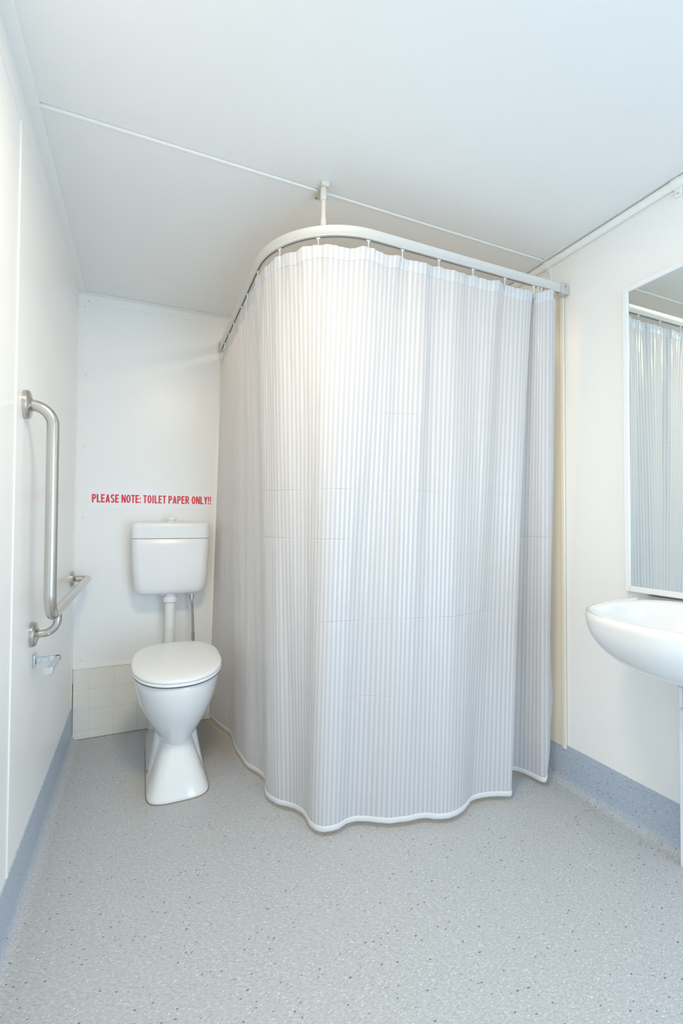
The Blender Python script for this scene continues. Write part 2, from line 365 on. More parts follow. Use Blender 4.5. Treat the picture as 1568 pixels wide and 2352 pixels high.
# shower wall lining (right wall and back wall)
sl = thing('shower_lining', (XR, 2.1, 0.16), 'cream shower wall lining sheet showing as a strip beside the curtain on the right', 'wall lining')
MB().box((XR-0.007, 1.502, 0.165), (XR-0.0032, YB-0.004, 2.255)).build('lining_sheet', M_cream, sl)
MB().box((0.43, YB-0.007, 0.165), (XR-0.007, YB-0.003, 2.265)).build('lining_sheet', M_cream, sl)
MB().box((XR-0.014, 1.490, 0.158), (XR-0.003, 1.510, 2.262)).build('edge_strip', M_cream, sl, bevel=0.004, seg=3)
MB().box((0.418, YB-0.012, 0.158), (0.434, YB-0.003, 2.268)).build('edge_strip', M_cream, sl, bevel=0.003)

# ------------------------------------------------------------------ curtain rail
RXc, RYc, RR, RZ = 0.420, 1.479, 0.345, 2.194     # centre line of the rail, underside height
def rail_pt(s):
    """s metres along the rail from the back wall"""
    L1 = YB - (RYc+RR)
    if s <= L1: return Vector((RXc, YB-s, 0)), Vector((0, -1, 0))
    La = RR*PI/2
    if s <= L1+La:
        a = (s-L1)/RR; return Vector((RXc+RR-RR*math.cos(a), RYc+RR-RR*math.sin(a), 0)), Vector((math.sin(a), -math.cos(a), 0))
    return Vector((RXc+RR+(s-L1-La), RYc, 0)), Vector((1, 0, 0))
RAIL_LEN = (YB-RYc-RR) + RR*PI/2 + (XR-RXc-RR)
rail = thing('curtain_rail', (RXc, RYc, RZ), 'off-white L-shaped shower curtain rail with a rounded corner under the ceiling', 'curtain rail')
m = MB(); rs = []; hw = 0.0105
prof = [(-hw, 0), (-hw-0.0012, 0.001), (-hw-0.0012, 0.006), (-hw, 0.008), (-hw, 0.030), (-hw-0.0012, 0.032), (-hw-0.0012, 0.037), (-hw, 0.038),
        (hw, 0.038), (hw, 0), (0.003, 0), (0.003, 0.012), (-0.003, 0.012), (-0.003, 0)]
n = 110
for i in range(n+1):
    s = 0.004 + (RAIL_LEN-0.008)*i/n; p, t = rail_pt(s); nrm = Vector((-t.y, t.x, 0))   # left of travel is the shower side
    rs.append([p + nrm*d + Vector((0, 0, RZ+z)) for d, z in prof])
m.rings(rs); m.build('track', M_rail, rail, angle=50)
m = MB(); rs = []
for i in range(n+1):
    s = 0.004 + (RAIL_LEN-0.008)*i/n; p, t = rail_pt(s); nrm = Vector((-t.y, t.x, 0))
    rs.append([p + nrm*d + Vector((0, 0, RZ+z)) for d, z in ((-0.0029, 0.0005), (-0.0029, 0.0115), (0.0029, 0.0115), (0.0029, 0.0005))])
m.rings(rs); m.build('glider_slot_shade', M_slotshade, rail)  # dark fill painted as the shade inside the slot
# wall brackets
b1 = MB().box((XR-0.052, RYc-0.0165, RZ-0.006), (XR-0.0145, RYc+0.0165, RZ+0.043)).build('wall_bracket', M_brkt, rail, bevel=0.003)
MB().lathe((XR-0.030, RYc-0.0165, RZ+0.026), (0, -1, 0), [(0, 0.0055), (0.001, 0.0055), (0.0018, 0.003), (0.001, 0.0015)], 14).build('screw', M_dull, b1)
b2 = MB().box((RXc-0.0165, YB-0.046, RZ-0.006), (RXc+0.0165, YB-0.0125, RZ+0.043)).build('wall_bracket', M_brkt, rail, bevel=0.003)
# ceiling support post
sp = thing('rail_support_post', (0.594, 1.547, ZC), 'cream rail support post dropping from a ceiling bracket to the rail corner', 'support post')
px_, py_ = 0.592, 1.545
br = MB().box((px_-0.013, 1.525, ZC-0.012), (px_+0.013, 1.615, ZC-0.0006)).build('ceiling_bracket', M_brkt, sp, bevel=0.002)
MB().box((px_-0.015, 1.522, ZC-0.016), (px_+0.015, 1.534, ZC-0.0006)).build('bracket_lip', M_post, sp, bevel=0.002)
MB().lathe((px_+0.006, 1.54, ZC-0.012), (0, 0, -1), [(0, 0.004), (0.002, 0.004)], 12).build('screw', M_dull, br)
MB().lathe((px_-0.006, 1.605, ZC-0.012), (0, 0, -1), [(0, 0.004), (0.002, 0.004)], 12).build('screw', M_dull, br)
MB().lathe((px_, py_, ZC-0.012), (0, 0, -1), [(0, 0.0105), (0.003, 0.0118), (0.046, 0.0118), (0.048, 0.0112)], 24).build('collar', M_post, sp)
MB().lathe((px_, py_, ZC-0.05), (0, 0, -1), [(0, 0.0082), (0.09, 0.0082)], 24).build('pole', M_post, sp)
MB().lathe((px_, py_, RZ+0.078), (0, 0, -1), [(0, 0.0098), (0.003, 0.0108), (0.040, 0.0108)], 24).build('collar', M_post, sp)
MB().lathe((px_+0.008, py_-0.004, ZC-0.052), (1, -0.6, 0), [(0, 0.003), (0.006, 0.003)], 10).build('screw', M_dull, sp)
MB().lathe((px_+0.008, py_-0.004, RZ+0.055), (1, -0.6, 0), [(0, 0.003), (0.006, 0.003)], 10).build('screw', M_dull, sp)

# ------------------------------------------------------------------ shower curtain
TOPZ, HEMZ = 2.166, 0.022
L1 = YB-RYc-RR; La = RR*PI/2
def s_of(x=None, y=None):          # rail length at a given y (left leg) or x (right leg)
    return (YB-y) if y is not None else L1+La+(x-RXc-RR)
hook_s = [s_of(y=2.674), s_of(y=2.531), s_of(y=2.385), s_of(y=2.186), s_of(y=2.052), s_of(y=1.849), L1+0.170, L1+0.335, L1+0.52,
          s_of(x=0.886), s_of(x=1.051), s_of(x=1.217), s_of(x=1.384), s_of(x=1.545), s_of(x=1.570), s_of(x=1.590), s_of(x=1.614), s_of(x=1.637), s_of(x=1.66)]
# control columns: top point (x, y), hem point (x, y)
C = [((.430,2.812),(.372,2.806)), ((.422,2.74),(.385,2.72)), ((.424,2.62),(.415,2.61)), ((.419,2.48),(.448,2.505)), ((.424,2.38),(.440,2.38)), ((.418,2.27),(.449,2.258)),
     ((.424,2.15),(.462,2.16)), ((.416,2.03),(.500,2.07)), ((.422,1.92),(.509,2.00)), ((.416,1.82),(.486,1.915)), ((.434,1.72),(.508,1.84)), ((.468,1.635),(.565,1.775)),
     ((.520,1.570),(.592,1.715)), ((.575,1.528),(.592,1.650)), ((.635,1.502),(.618,1.602)), ((.70,1.484),(.675,1.592)), ((.760,1.468),(.735,1.610)), ((.83,1.478),(.800,1.590)),
     ((.90,1.480),(.868,1.548)), ((.975,1.462),(.934,1.532)), ((1.045,1.481),(1.01,1.522)), ((1.12,1.458),(1.065,1.492)), ((1.19,1.476),(1.125,1.484)), ((1.25,1.475),(1.190,1.502)),
     ((1.315,1.452),(1.255,1.537)), ((1.375,1.480),(1.315,1.538)), ((1.43,1.470),(1.375,1.520)), ((1.485,1.462),(1.418,1.500)), ((1.528,1.470),(1.436,1.508)), ((1.532,1.487),(1.434,1.530)),
     ((1.515,1.500),(1.440,1.575)), ((1.508,1.516),(1.470,1.625)), ((1.525,1.525),(1.530,1.655)), ((1.548,1.510),(1.587,1.645)), ((1.560,1.480),(1.615,1.590)), ((1.580,1.458),(1.628,1.530)),
     ((1.605,1.446),(1.655,1.516)), ((1.632,1.452),(1.680,1.530)), ((1.640,1.484),(1.695,1.552)), ((1.650,1.492),(1.700,1.575)), ((1.672,1.474),(1.716,1.560))]
def cr(P, u):
    n = len(P)-1; i = min(int(u), n-1); t = u-i
    p0, p1, p2, p3 = P[max(i-1, 0)], P[i], P[i+1], P[min(i+2, n)]
    return [0.5*((2*b)+(c-a)*t+(2*a-5*b+4*c-d)*t*t+(3*b-a-3*c+d)*t**3) for a, b, c, d in zip(p0, p1, p2, p3)]
NC, NR = 760, 150
T = [c[0] for c in C]; B = [c[1] for c in C]; NU = len(C)-1
us = [NU*i/NC for i in range(NC+1)]
tops = [cr(T, u) for u in us]; bots = [cr(B, u) for u in us]
lens = [0.0]
for i in range(NC):
    lt = math.dist(tops[i], tops[i+1]); lb = math.dist(bots[i], bots[i+1]); lens.append(lens[-1]+max(lt, lb))
hook_xy = [rail_pt(s)[0] for s in hook_s]
def tops_z(p):
    d = min(math.hypot(p[0]-h.x, p[1]-h.y) for h in hook_xy)
    return TOPZ - 0.010*min(1, d/0.075)**1.5
def cpos(i, j, off=0.0):
    t = j/NR; tp, bt = tops[i], bots[i]; u = us[i]
    flap = 0.016*max(0.0, 1-abs(u-36.2)/1.6)
    w = t**0.85
    x = tp[0]*(1-w)+bt[0]*w; y = tp[1]*(1-w)+bt[1]*w
    a, b = max(i-2, 0), min(i+2, NC)
    tx = (tops[b][0]-tops[a][0])*(1-w)+(bots[b][0]-bots[a][0])*w; ty = (tops[b][1]-tops[a][1])*(1-w)+(bots[b][1]-bots[a][1])*w
    l = math.hypot(tx, ty) or 1; nx, ny = ty/l, -tx/l            # outward, to the room
    s = lens[i]
    edge = min(1, s/0.12)
    env = math.sin(PI*min(1, t*1.08))**0.6 if 0 < t*1.08 < 1 else 0
    z0 = tops_z(tp)+flap; z = z0 + (HEMZ-z0)*t
    calm = 1.0 if u < 27 else 0.35
    f = 0.012*noise.noise(Vector((s*7.0, t*1.1, 1.3)))*env + 0.0065*noise.noise(Vector((s*17.0, t*1.6, 5.1)))*min(1, t*6)*(0.4+0.6*env)
    f += 0.0016*noise.noise(Vector((s*38.0, z*5.0, 9.1)))
    # pinches between hooks on the heading
    hd = math.exp(-t*14)
    f += 0.011*noise.noise(Vector((s*26, 0, 3.3)))*hd + 0.004*noise.noise(Vector((s*60, t*30, 7.7)))*hd
    f *= calm*edge
    f += off
    return (x+nx*f, y+ny*f, z)
cur = thing('shower_curtain', (0.9, 1.5, 0), 'white satin-striped shower curtain hanging from the L-shaped rail to the floor', 'curtain')
mc = MB(); mc.uv = []
for j in range(NR+1):
    for i in range(NC+1):
        p = cpos(i, j)
        # right-hand lower corner of the last fold is lifted and tucked
        if us[i] > 35.5 and p[2] < 0.16:
            k = (1-p[2]/0.16)**2*min(1, (us[i]-35.5)/2.0)
            p = (p[0]-0.050*k, p[1]+0.004*k, p[2]+0.050*k)
        if us[i] > 37:      # the free edge waves in and out
            k = min(1, (us[i]-37)/2.0); p = (p[0]+0.013*k*math.exp(-((p[2]-0.38)/0.10)**2)-0.006*k*math.exp(-((p[2]-0.75)/0.3)**2), p[1], p[2])
        mc.v.append(p); mc.uv.append((lens[i], p[2]))
for j in range(NR):
    for i in range(NC):
        a = j*(NC+1)+i; mc.f.append((a, a+1, a+NC+2, a+NC+1))
mc.build('cloth', M_cloth, cur, fix=False, angle=179)
cloth_v = mc.v; cloth_uv = mc.uv
def band(name, js, off, matr):
    """double thickness strip following grid rows js"""
    m = MB(); m.uv = []; st = 1
    cols = list(range(0, NC+1, st))
    def nrm(i, j):
        a = Vector(cloth_v[j*(NC+1)+min(i+1, NC)]) - Vector(cloth_v[j*(NC+1)+max(i-1, 0)]); a.z = 0
        if a.length < 1e-6: a = Vector((1, 0, 0))
        a.normalize(); return Vector((a.y, -a.x, 0))
    loop = [(f, 1) for f in js] + [(f, -1) for f in reversed(js)]
    rings = []
    for i in cols:
        r = []
        for k, (f, sgn) in enumerate(loop):
            j = int(min(f, NR-1)); fr = f-j
            p = Vector(cloth_v[j*(NC+1)+i])*(1-fr) + Vector(cloth_v[(j+1)*(NC+1)+i])*fr
            e = off*(0.35 if f in (js[0], js[-1]) else 1.0)
            e *= 1+0.25*noise.noise(Vector((lens[i]*60, f*0.3, 2)))
            r.append(p + nrm(i, j)*(sgn*e)); m.uv.append((lens[i], p.z))
        rings.append(r)
    m.rings(rings)
    return m.build(name, matr, cur, angle=80)
dz = (TOPZ-HEMZ)/NR
band('heading_band', [0, 0.15, 0.046/dz*0.5, 0.046/dz-0.15, 0.046/dz], 0.0013, M_head)
hb = band('bottom_hem', [NR-0.021/dz, NR-0.019/dz, NR-0.010/dz, NR-0.15, NR], 0.0021, M_hem); hb['label'] = 'plain white stitched bottom hem'
# hooks with gliders
for k, (s, h) in enumerate(zip(hook_s, hook_xy)):
    p, t = rail_pt(s); nrm = Vector((t.y, -t.x, 0)); q = Vector((p.x, p.y, 0))
    g = MB(); c = q + Vector((0, 0, RZ-0.004))
    g.tube([q + t*(-0.007) + Vector((0, 0, RZ-0.0015)), q + t*0.007 + Vector((0, 0, RZ-0.0015))], 0.0026, 8)
    g.tube([q + Vector((0, 0, RZ+0.004)), q + Vector((0, 0, RZ-0.012))], 0.0021, 8)
    hk = g.build('curtain_hook', M_hook, cur)
    pts = [q + Vector((0, 0, RZ-0.010)), q + Vector((0, 0, RZ-0.022)), q + nrm*0.003 + Vector((0, 0, RZ-0.036)), q + nrm*0.005 + Vector((0, 0, RZ-0.046)),
           q + nrm*0.001 + Vector((0, 0, RZ-0.052)), q - nrm*0.005 + Vector((0, 0, RZ-0.046)), q - nrm*0.006 + t*0.001 + Vector((0, 0, RZ-0.030)), q - nrm*0.003 - t*0.004 + Vector((0, 0, RZ-0.0235))]
    MB().tube(pts, 0.0017, 8).build('hook_shank', M_hook, hk)

# ------------------------------------------------------------------ toilet
CX = 0.153
def egg(z, w, yf, yb, n=2.15, N=56, cx=CX, nb=2.6, yc=None, tilt=0.0):
    yc = (yf*0.5+yb*0.5) if yc is None else yc; r = []
    for k in range(N):
        a = 2*PI*k/N; c, s_ = math.cos(a), math.sin(a); e = n if s_ < 0 else nb
        x = cx + w*math.copysign(abs(c)**(2/e), c)
        y = yc + (yc-yf if s_ < 0 else yb-yc)*math.copysign(abs(s_)**(2/e), s_)
        r.append((x, y, z + tilt*(y-2.0)))
    return r
to = thing('toilet', (CX, 2.35, 0), 'white ceramic toilet pan with its lid closed, below the cistern', 'toilet')
TL = 0.085
pan = MB()
pan.rings([egg(0.02, .050, 2.22, 2.42), egg(0.150, .068, 2.165, 2.50, yc=2.30), egg(.180, .0735, 2.150, 2.52, yc=2.32), egg(.205, .088, 2.130, 2.56, yc=2.34), egg(.24, .111, 2.103, 2.60, yc=2.34), egg(.28, .133, 2.073, 2.64, yc=2.34),
           egg(.315, .149, 2.050, 2.67, yc=2.33), egg(.36, .165, 2.026, 2.70, yc=2.31), egg(.40, .175, 2.010, 2.60, yc=2.29, tilt=.02), egg(.44, .181, 2.0, 2.50, yc=2.27, tilt=.05),
           egg(.468, .1835, 1.997, 2.462, yc=2.25, tilt=TL*.8), egg(.480, .1825, 1.998, 2.46, yc=2.25, tilt=TL), egg(.485, .178, 2.003, 2.455, yc=2.25, tilt=TL), egg(.486, .150, 2.03, 2.43, yc=2.25, tilt=TL)])
pan.build('pan', M_cer, to, angle=180)
# flared foot
def foot_ring(z, hw, yf, yb, n=3.6): return egg(z, hw, yf, yb, n=n, nb=6, yc=yf+0.12, N=56)
ft = MB().rings([foot_ring(0.0, .127, 2.038, 2.60), foot_ring(.006, .1275, 2.036, 2.60), foot_ring(.014, .125, 2.040, 2.60), foot_ring(.05, .112, 2.060, 2.56), foot_ring(.09, .098, 2.082, 2.52),
            foot_ring(.13, .084, 2.108, 2.49, 3.2), foot_ring(.165, .073, 2.135, 2.47, 2.8), foot_ring(.195, .066, 2.155, 2.46, 2.5), foot_ring(.23, .060, 2.17, 2.46, 2.3)])
ft.build('foot', M_cer, to, angle=180)
# rear skirt with sloping sides
sk = MB().rings([egg(z, hw_, yf, yb, n=9, nb=9, yc=2.45, N=56) for z, hw_, yf, yb in
                 ((0, .127, 2.19, 2.74), (.008, .1275, 2.19, 2.74), (.022, .124, 2.195, 2.74), (.06, .1165, 2.205, 2.73), (.12, .105, 2.225, 2.72), (.18, .0945, 2.245, 2.71), (.25, .085, 2.28, 2.70), (.34, .080, 2.33, 2.70))])
sk.build('rear_skirt', M_cer, to, angle=180)
MB().rings([egg(.0004, .1303, 2.0335, 2.743, n=3.6, nb=8, yc=2.158), egg(.003, .1285, 2.0355, 2.741, n=3.6, nb=8, yc=2.158)]).build('sealant_bead', M_bead, to)
for sg in (-1, 1):
    ctr = (CX+sg*0.1205, 2.262, .040)
    MB().lathe(ctr, (sg, -0.15, .25), [(-0.004, .0075), (.0015, .0075), (.003, .005), (.002, .0022)], 16).build('fixing_screw', M_dull, to)
# seat and lid
def dring(z, dw, dome=0.0, yf=1.988, yb=2.470, w=.192, N=72):
    r = []
    for k in range(N):
        a = 2*PI*k/N; c, s_ = math.cos(a), math.sin(a)
        if s_ < 0: x = (w-dw)*math.copysign(abs(c)**(2/2.25), c); y = 2.225 - (2.225-yf-dw)*abs(s_)**(2/2.1)
        else:
            y = 2.225 + (yb-dw-2.225)*abs(s_)**(2/3.6); x = (w-dw)*math.copysign(abs(c)**(2/3.0), c)
            x *= 1-0.13*abs(s_)**2
        r.append((CX+x, y, z + TL*(y-2.0)))
    return r
MB().rings([dring(.4875, .002), dring(.4862, .012), dring(.4862, .10)], True, False, True).build('pan_rim_gap_shade', M_gapshade, to)  # dark brown sheet standing in for the shade under the seat
MB().rings([dring(.4895, .012), dring(.4895, .003), dring(.4925, .0005), dring(.4985, .0005), dring(.5015, .0025), dring(.5015, .03)]).build('seat', M_plas, to, angle=60)
MB().rings([dring(.5028, .02), dring(.5028, .0035), dring(.5055, .0005), dring(.511, .0), dring(.5152, .0025), dring(.5182, .0075), dring(.5210, .016), dring(.5240, .032), dring(.5262, .055), dring(.5275, .09), dring(.528, .14)]).build('lid', M_plas, to, angle=70)
for sg in (-1, 1):
    MB().tube([(CX+sg*.075-.02, 2.458, .518), (CX+sg*.075+.02, 2.458, .518)], .008, 16).build('hinge', M_plas, to)

# ------------------------------------------------------------------ cistern
ci = thing('cistern', (0.146, YB, 0.765), 'white plastic wall-hung cistern with a dual flush button on top', 'cistern')
def rrect(z, hw, yf, r, yb=YB-0.004, cx=0.146, seg=9):
    out = []
    for (cx_, cy_, a0) in ((cx+hw-r, yf+r, -PI/2), (None, None, None), (None, None, None), (cx-hw+r, yf+r, PI)):
        if cx_ is None: continue
        out.append([(cx_+r*math.cos(a0+PI/2*i/seg), cy_+r*math.sin(a0+PI/2*i/seg), z) for i in range(seg+1)])
    return out[1] + out[0] + [(cx+hw, yb, z), (cx-hw, yb, z)]
yf = 2.652
MB().rings([rrect(.7655, .135, yf+.045, .03), rrect(.767, .152, yf+.030, .035), rrect(.772, .165, yf+.018, .04), rrect(.782, .1755, yf+.010, .045), rrect(.80, .1835, yf+.006, .048), rrect(.83, .1885, yf+.003, .045),
            rrect(.90, .1930, yf+.001, .04), rrect(1.0, .1975, yf, .036), rrect(1.069, .2000, yf, .034), rrect(1.0705, .1985, yf+.0015, .034)]).build('tank', M_plas, ci, angle=50)
MB().rings([rrect(1.0725, .1985, yf+.0015, .034), rrect(1.0735, .2010, yf-.001, .034), rrect(1.12, .2015, yf-.001, .034), rrect(1.145, .2005, yf+.001, .034), rrect(1.154, .1975, yf+.005, .033), rrect(1.159, .191, yf+.012, .03), rrect(1.161, .17, yf+.03, .02)]).build('tank_lid', M_plas, ci, angle=50)
bt = MB().lathe((0.147, 2.742, 1.160), (0, 0, 1), [(0, .021), (.010, .021), (.012, .026), (.014, .0275), (.0235, .0275), (.0265, .0255), (.0275, .02)], 32).build('flush_button', M_pvcw, ci, angle=40)
MB().box((0.1462, 2.718, 1.1865), (0.1478, 2.766, 1.1885)).build('button_split', M_brkt, bt)
MB().lathe((0.205-0.1, 2.70, .768), (0, 0, -1), [(0, .009), (.008, .009), (.009, .007)], 14).build('moulded_plug', M_plas, ci)
MB().lathe((0.145, 2.722, .770), (0, 0, -1), [(0, .0315), (.028, .0315)], 32).build('outlet_spigot', M_plas, ci)
MB().lathe((0.258, 2.722, .770), (0, 0, -1), [(0, .010), (.022, .010)], 16).build('inlet_spigot', M_plas, ci)
fp = thing('flush_pipe', (0.145, 2.722, .5), 'white plastic flush pipe running down from the cistern to the toilet', 'pipe')
MB().lathe((0.145, 2.722, .742), (0, 0, -1), [(0, .0275), (.155, .0275), (.155, .029), (.17, .029), (.172, .0272), (.375, .0272)], 32).build('pipe_barrel', M_pvc, fp, angle=30)
cn = MB(); rr_ = []
for z, r in ((.752, .031), (.750, .0375), (.722, .0375), (.720, .034)):
    rr_.append([(0.145+(r*(1.0 if k % 3 else .965))*math.cos(2*PI*k/54), 2.722+(r*(1.0 if k % 3 else .965))*math.sin(2*PI*k/54), z) for k in range(54)])
cn.rings(rr_).build('collar_nut', M_pvcw, fp, angle=40)
ho = thing('braided_hose', (0.26, 2.722, .5), 'thin braided steel water hose hanging from the cistern right side', 'hose')
hx = [Vector((0.258+0.010*t+0.003*math.sin(3*t), 2.722-0.005*t, .735-.30*t)) for t in [i/14 for i in range(15)]]
MB().tube(hx, 0.0068, 12).build('hose_braid', M_braid, ho)
MB().lathe((0.258, 2.722, .752), (0, 0, -1), [(0, .0125), (.018, .0125), (.019, .009), (.034, .009)], 6).build('coupling_nut', M_dull, ho, angle=20)
MB().tube([hx[9], hx[11]], .0085, 12).build('ferrule', M_dull, ho)

# ------------------------------------------------------------------ notice
GL = {}
def _box(x0, y0, x1, y1): return [(x0, y0), (x1, y0), (x1, y1), (x0, y1)]
t_ = 0.19
def arcband(cx, cy, ro_x, ro_y, ri_x, ri_y, a0, a1, n=14):
    q = []
    for i in range(n):
        a, b_ = a0+(a1-a0)*i/n, a0+(a1-a0)*(i+1)/n
        q.append([(cx+ri_x*math.cos(a), cy+ri_y*math.sin(a)), (cx+ro_x*math.cos(a), cy+ro_y*math.sin(a)), (cx+ro_x*math.cos(b_), cy+ro_y*math.sin(b_)), (cx+ri_x*math.cos(b_), cy+ri_y*math.sin(b_))])
    return q
hb_ = 0.165
def gP():  # stem, bowl
    return [_box(0, 0, t_, 1), _box(t_, 1-hb_, .26, 1), _box(t_, .40, .26, .40+hb_)] + arcband(.26, .70, .24, .30, .24-t_, .30-hb_, -PI/2, PI/2), .50
def gR():
    q, w_ = gP(); return q + [[(.20, .42), (.36, .46), (.54, 0), (.36, 0)]], .54
def gL(): return [_box(0, 0, t_, 1), _box(t_, 0, .43, hb_)], .44
def gE(): return [_box(0, 0, t_, 1), _box(t_, 0, .46, hb_), _box(t_, .43, .42, .43+hb_), _box(t_, 1-hb_, .45, 1)], .47
def gA(): return [[(0, 0), (.185, 0), (.355, 1), (.185, 1)], [(.355, 0), (.54, 0), (.355, 1), (.185, 1)], _box(.12, .18, .42, .33)], .54
def gN(): return [_box(0, 0, .17, 1), _box(.37, 0, .54, 1), [(0, 1), (.19, 1), (.54, 0), (.35, 0)]], .53
def gO(): return arcband(.27, .5, .27, .515, .27-t_, .515-hb_, 0, 2*PI, 28), .54
def gT(): return [_box(.135, 0, .325, 1), _box(0, 1-hb_, .46, 1)], .455
def gI(): return [_box(0, 0, t_, 1)], t_
def gY(): return [_box(.165, 0, .33, .46), [(0, 1), (.17, 1), (.33, .42), (.165, .42)], [(.33, 1), (.495, 1), (.33, .42), (.165, .42)]], .495
def gS():
    a = arcband(.245, .735, .235, .28, .235-t_, .28-hb_, PI*0.12, PI*1.5, 16)
    b_ = arcband(.245, .265, .24, .28, .24-t_, .28-hb_, -PI*0.88, PI*.5, 16)
    return a + b_ + [[(.245, .545), (.245, .405), (.33, .385), (.33, .52)], [(.245, .595), (.245, .455), (.16, .47), (.16, .61)]], .485
def gC(): return [_box(0, 0, .15, .17), _box(0, .50, .15, .67)], .15
def gX(): return [_box(0.01, 0, .165, .17), [(.035, .25), (.14, .25), (.175, 1), (0, 1)]], .175
GL = {'P': gP, 'R': gR, 'L': gL, 'E': gE, 'A': gA, 'N': gN, 'O': gO, 'T': gT, 'I': gI, 'Y': gY, 'S': gS, ':': gC, '!': gX}
sg_ = thing('notice', (0.056, YB, 1.29), 'white strip notice with red lettering on the wall above the cistern', 'sign')
MB().box((-0.271, YB-0.0012, 1.2355), (0.384, YB-0.0001, 1.3440)).build('sticker', M_paper, sg_)
txt = 'PLEASE NOTE: TOILET PAPER ONLY!!'
adv = 0.0; glyphs = []
for ch in txt:
    if ch == ' ': adv += .24; continue
    if ch == 'I': adv += .03
    q, w_ = GL[ch](); glyphs.append((ch, adv, q)); adv += w_ + (.10 if ch in '!I' else .062)
total = adv-.062; X0, X1, Z0, CH = -0.2555, 0.374, 1.2665, 0.0455; sx = (X1-X0)/total
lm = MB()
for ch, a, q in glyphs:
    for k, quad in enumerate(q):
        yy = YB-0.0013-0.00002*(k % 5)
        vs = [(X0+(a+x)*sx, yy, Z0+z*CH) for x, z in quad]; vs2 = [(x, YB-0.0008, z) for x, y, z in vs]
        lm.add(vs+vs2, [(0,1,2,3), (4,5,1,0), (5,6,2,1), (6,7,3,2), (7,4,0,3)])
lt = lm.build('lettering', M_red, sg_, smooth=False); lt['label'] = 'red lettering PLEASE NOTE: TOILET PAPER ONLY!!'

# ------------------------------------------------------------------ grab rail
gb = thing('grab_rail', (XL, 1.9, 0.86), 'brushed steel L-shaped grab rail on the left wall beside the toilet', 'grab rail')
gx, gy, gz = -0.260, 1.662, 0.864; R1 = 0.075
pts = [Vector((XL+0.006, gy, 1.520))]
pts += arc((gx-0.058, gy, 1.520-0.058), (0, 0, 1), (1, 0, 0), 0.058, 0, PI/2, 10)
pts += arc((gx, gy+R1, gz+R1), (0, -1, 0), (0, 0, -1), R1, 0, PI/2, 10)
yE = 2.735
pts += arc((gx-0.024, yE-0.024, gz), (1, 0, 0), (0, 1, 0), 0.024, 0, PI/2, 7)
pts += [Vector((XL+0.006, yE, gz))]
gp = [pts[0]]
for a, b_ in zip(pts, pts[1:]):
    k = max(1, int((b_-a).length/0.12))
    for i in range(1, k+1): gp.append(a.lerp(b_, i/k))
MB().tube(gp, 0.0172, 28).build('rail_tube', M_steel, gb, angle=60)
sp2 = [Vector((XL+0.006, 1.812, 0.788))] + arc((gx-0.045, 1.812, 0.788+0.045), (0, 0, -1), (1, 0, 0), 0.045, 0, PI/2, 10) + [Vector((gx, 1.812, gz-0.008))]
MB().tube(sp2, 0.0125, 24).build('support_tube', M_steel, gb, angle=60)
for (y, z, r) in ((gy, 1.520, .044), (1.812, .788, .041), (yE, gz, .041)):
    MB().lathe((XL, y, z), (1, 0, 0), [(0.0004, r), (.008, r), (.0082, r-.0008), (.0088, r-.0008), (.009, r), (.0125, r-.0015), (.015, r-.005), (.0175, r*.62), (.020, r*.46), (.0215, r*.42)], 44).build('flange', M_steel, gb, angle=40)

# ------------------------------------------------------------------ toilet roll holder
th = thing('toilet_roll_holder', (XL, 1.855, 0.69), 'empty chrome toilet roll holder on the left wall under the grab rail', 'roll holder')
hz = 0.690
MB().box((XL, 1.835, hz-.021), (XL+.008, 1.877, hz+.021)).build('wall_plate', M_chrome, th, bevel=.002)
MB().box((XL+.008, 1.846, hz-.010), (XL+.022, 1.866, hz+.010)).build('stem', M_chrome, th, bevel=.002)
MB().box((XL+.018, 1.848, hz-.009), (XL+.078, 1.864, hz+.010)).build('arm', M_chrome, th, bevel=.002)
MB().box((XL+.062, 1.712, hz-.009), (XL+.078, 1.862, hz+.010)).build('roll_bar', M_chrome, th, bevel=.002)
MB().box((XL+.054, 1.700, hz-.010), (XL+.079, 1.712, hz+.012)).build('end_stop', M_chrome, th, bevel=.0015)

# ------------------------------------------------------------------ wall mirror
mi = thing('mirror', (XR, 0.85, 1.49), 'white-framed rectangular wall mirror above the basin reflecting the curtain', 'mirror')
y1, y0, z0, z1 = 1.203, 0.50, 0.903, 2.088; xm = XR-0.027; fw = 0.0215
MB().box((xm, y1-fw, z0), (XR, y1, z1)).build('frame_bar', M_frame, mi, bevel=.002)
MB().box((xm, y0, z0), (XR, y0+fw, z1)).build('frame_bar', M_frame, mi, bevel=.002)
MB().box((xm, y0+fw, z0), (XR, y1-fw, z0+fw)).build('frame_bar', M_frame, mi, bevel=.002)
MB().box((xm, y0+fw, z1-fw), (XR, y1-fw, z1)).build('frame_bar', M_frame, mi, bevel=.002)
MB().box((xm+.005, y0+fw, z0+fw), (XR, y1-fw, z1-fw)).build('glass', M_mirror, mi, smooth=False)

# ------------------------------------------------------------------ wash basin
ba = thing('wash_basin', (XR, 0.86, 0.70), 'white ceramic wall-hung wash basin under the mirror', 'basin')
BX, BY, AX, AY, BZ = 1.60, 0.855, 0.362, 0.296, 0.884
def bring(z, fx, fy, n=2.15, sx_=0.0, N=96, lim=XR-0.001, extra=0.0):
    r = []
    for k in range(N):
        a = 2*PI*k/N; c, s_ = math.cos(a), math.sin(a)
        x = BX+sx_ - AX*fx*math.copysign(abs(c)**(2/n), c); y = BY + AY*fy*math.copysign(abs(s_)**(2/n), s_)
        x = min(x, lim); r.append((x, y, z + extra*max(0, (x-1.5))))
    return r
out = []
for k in range(15):            # outer belly from the waste up to the rim
    a = PI/2*k/14; z = BZ-0.030 - 0.155*math.cos(a)**1.15; f = 0.20 + 0.80*math.sin(a)**0.95
    out.append(bring(z, f, f, 2.15, (1-f)*-0.08))
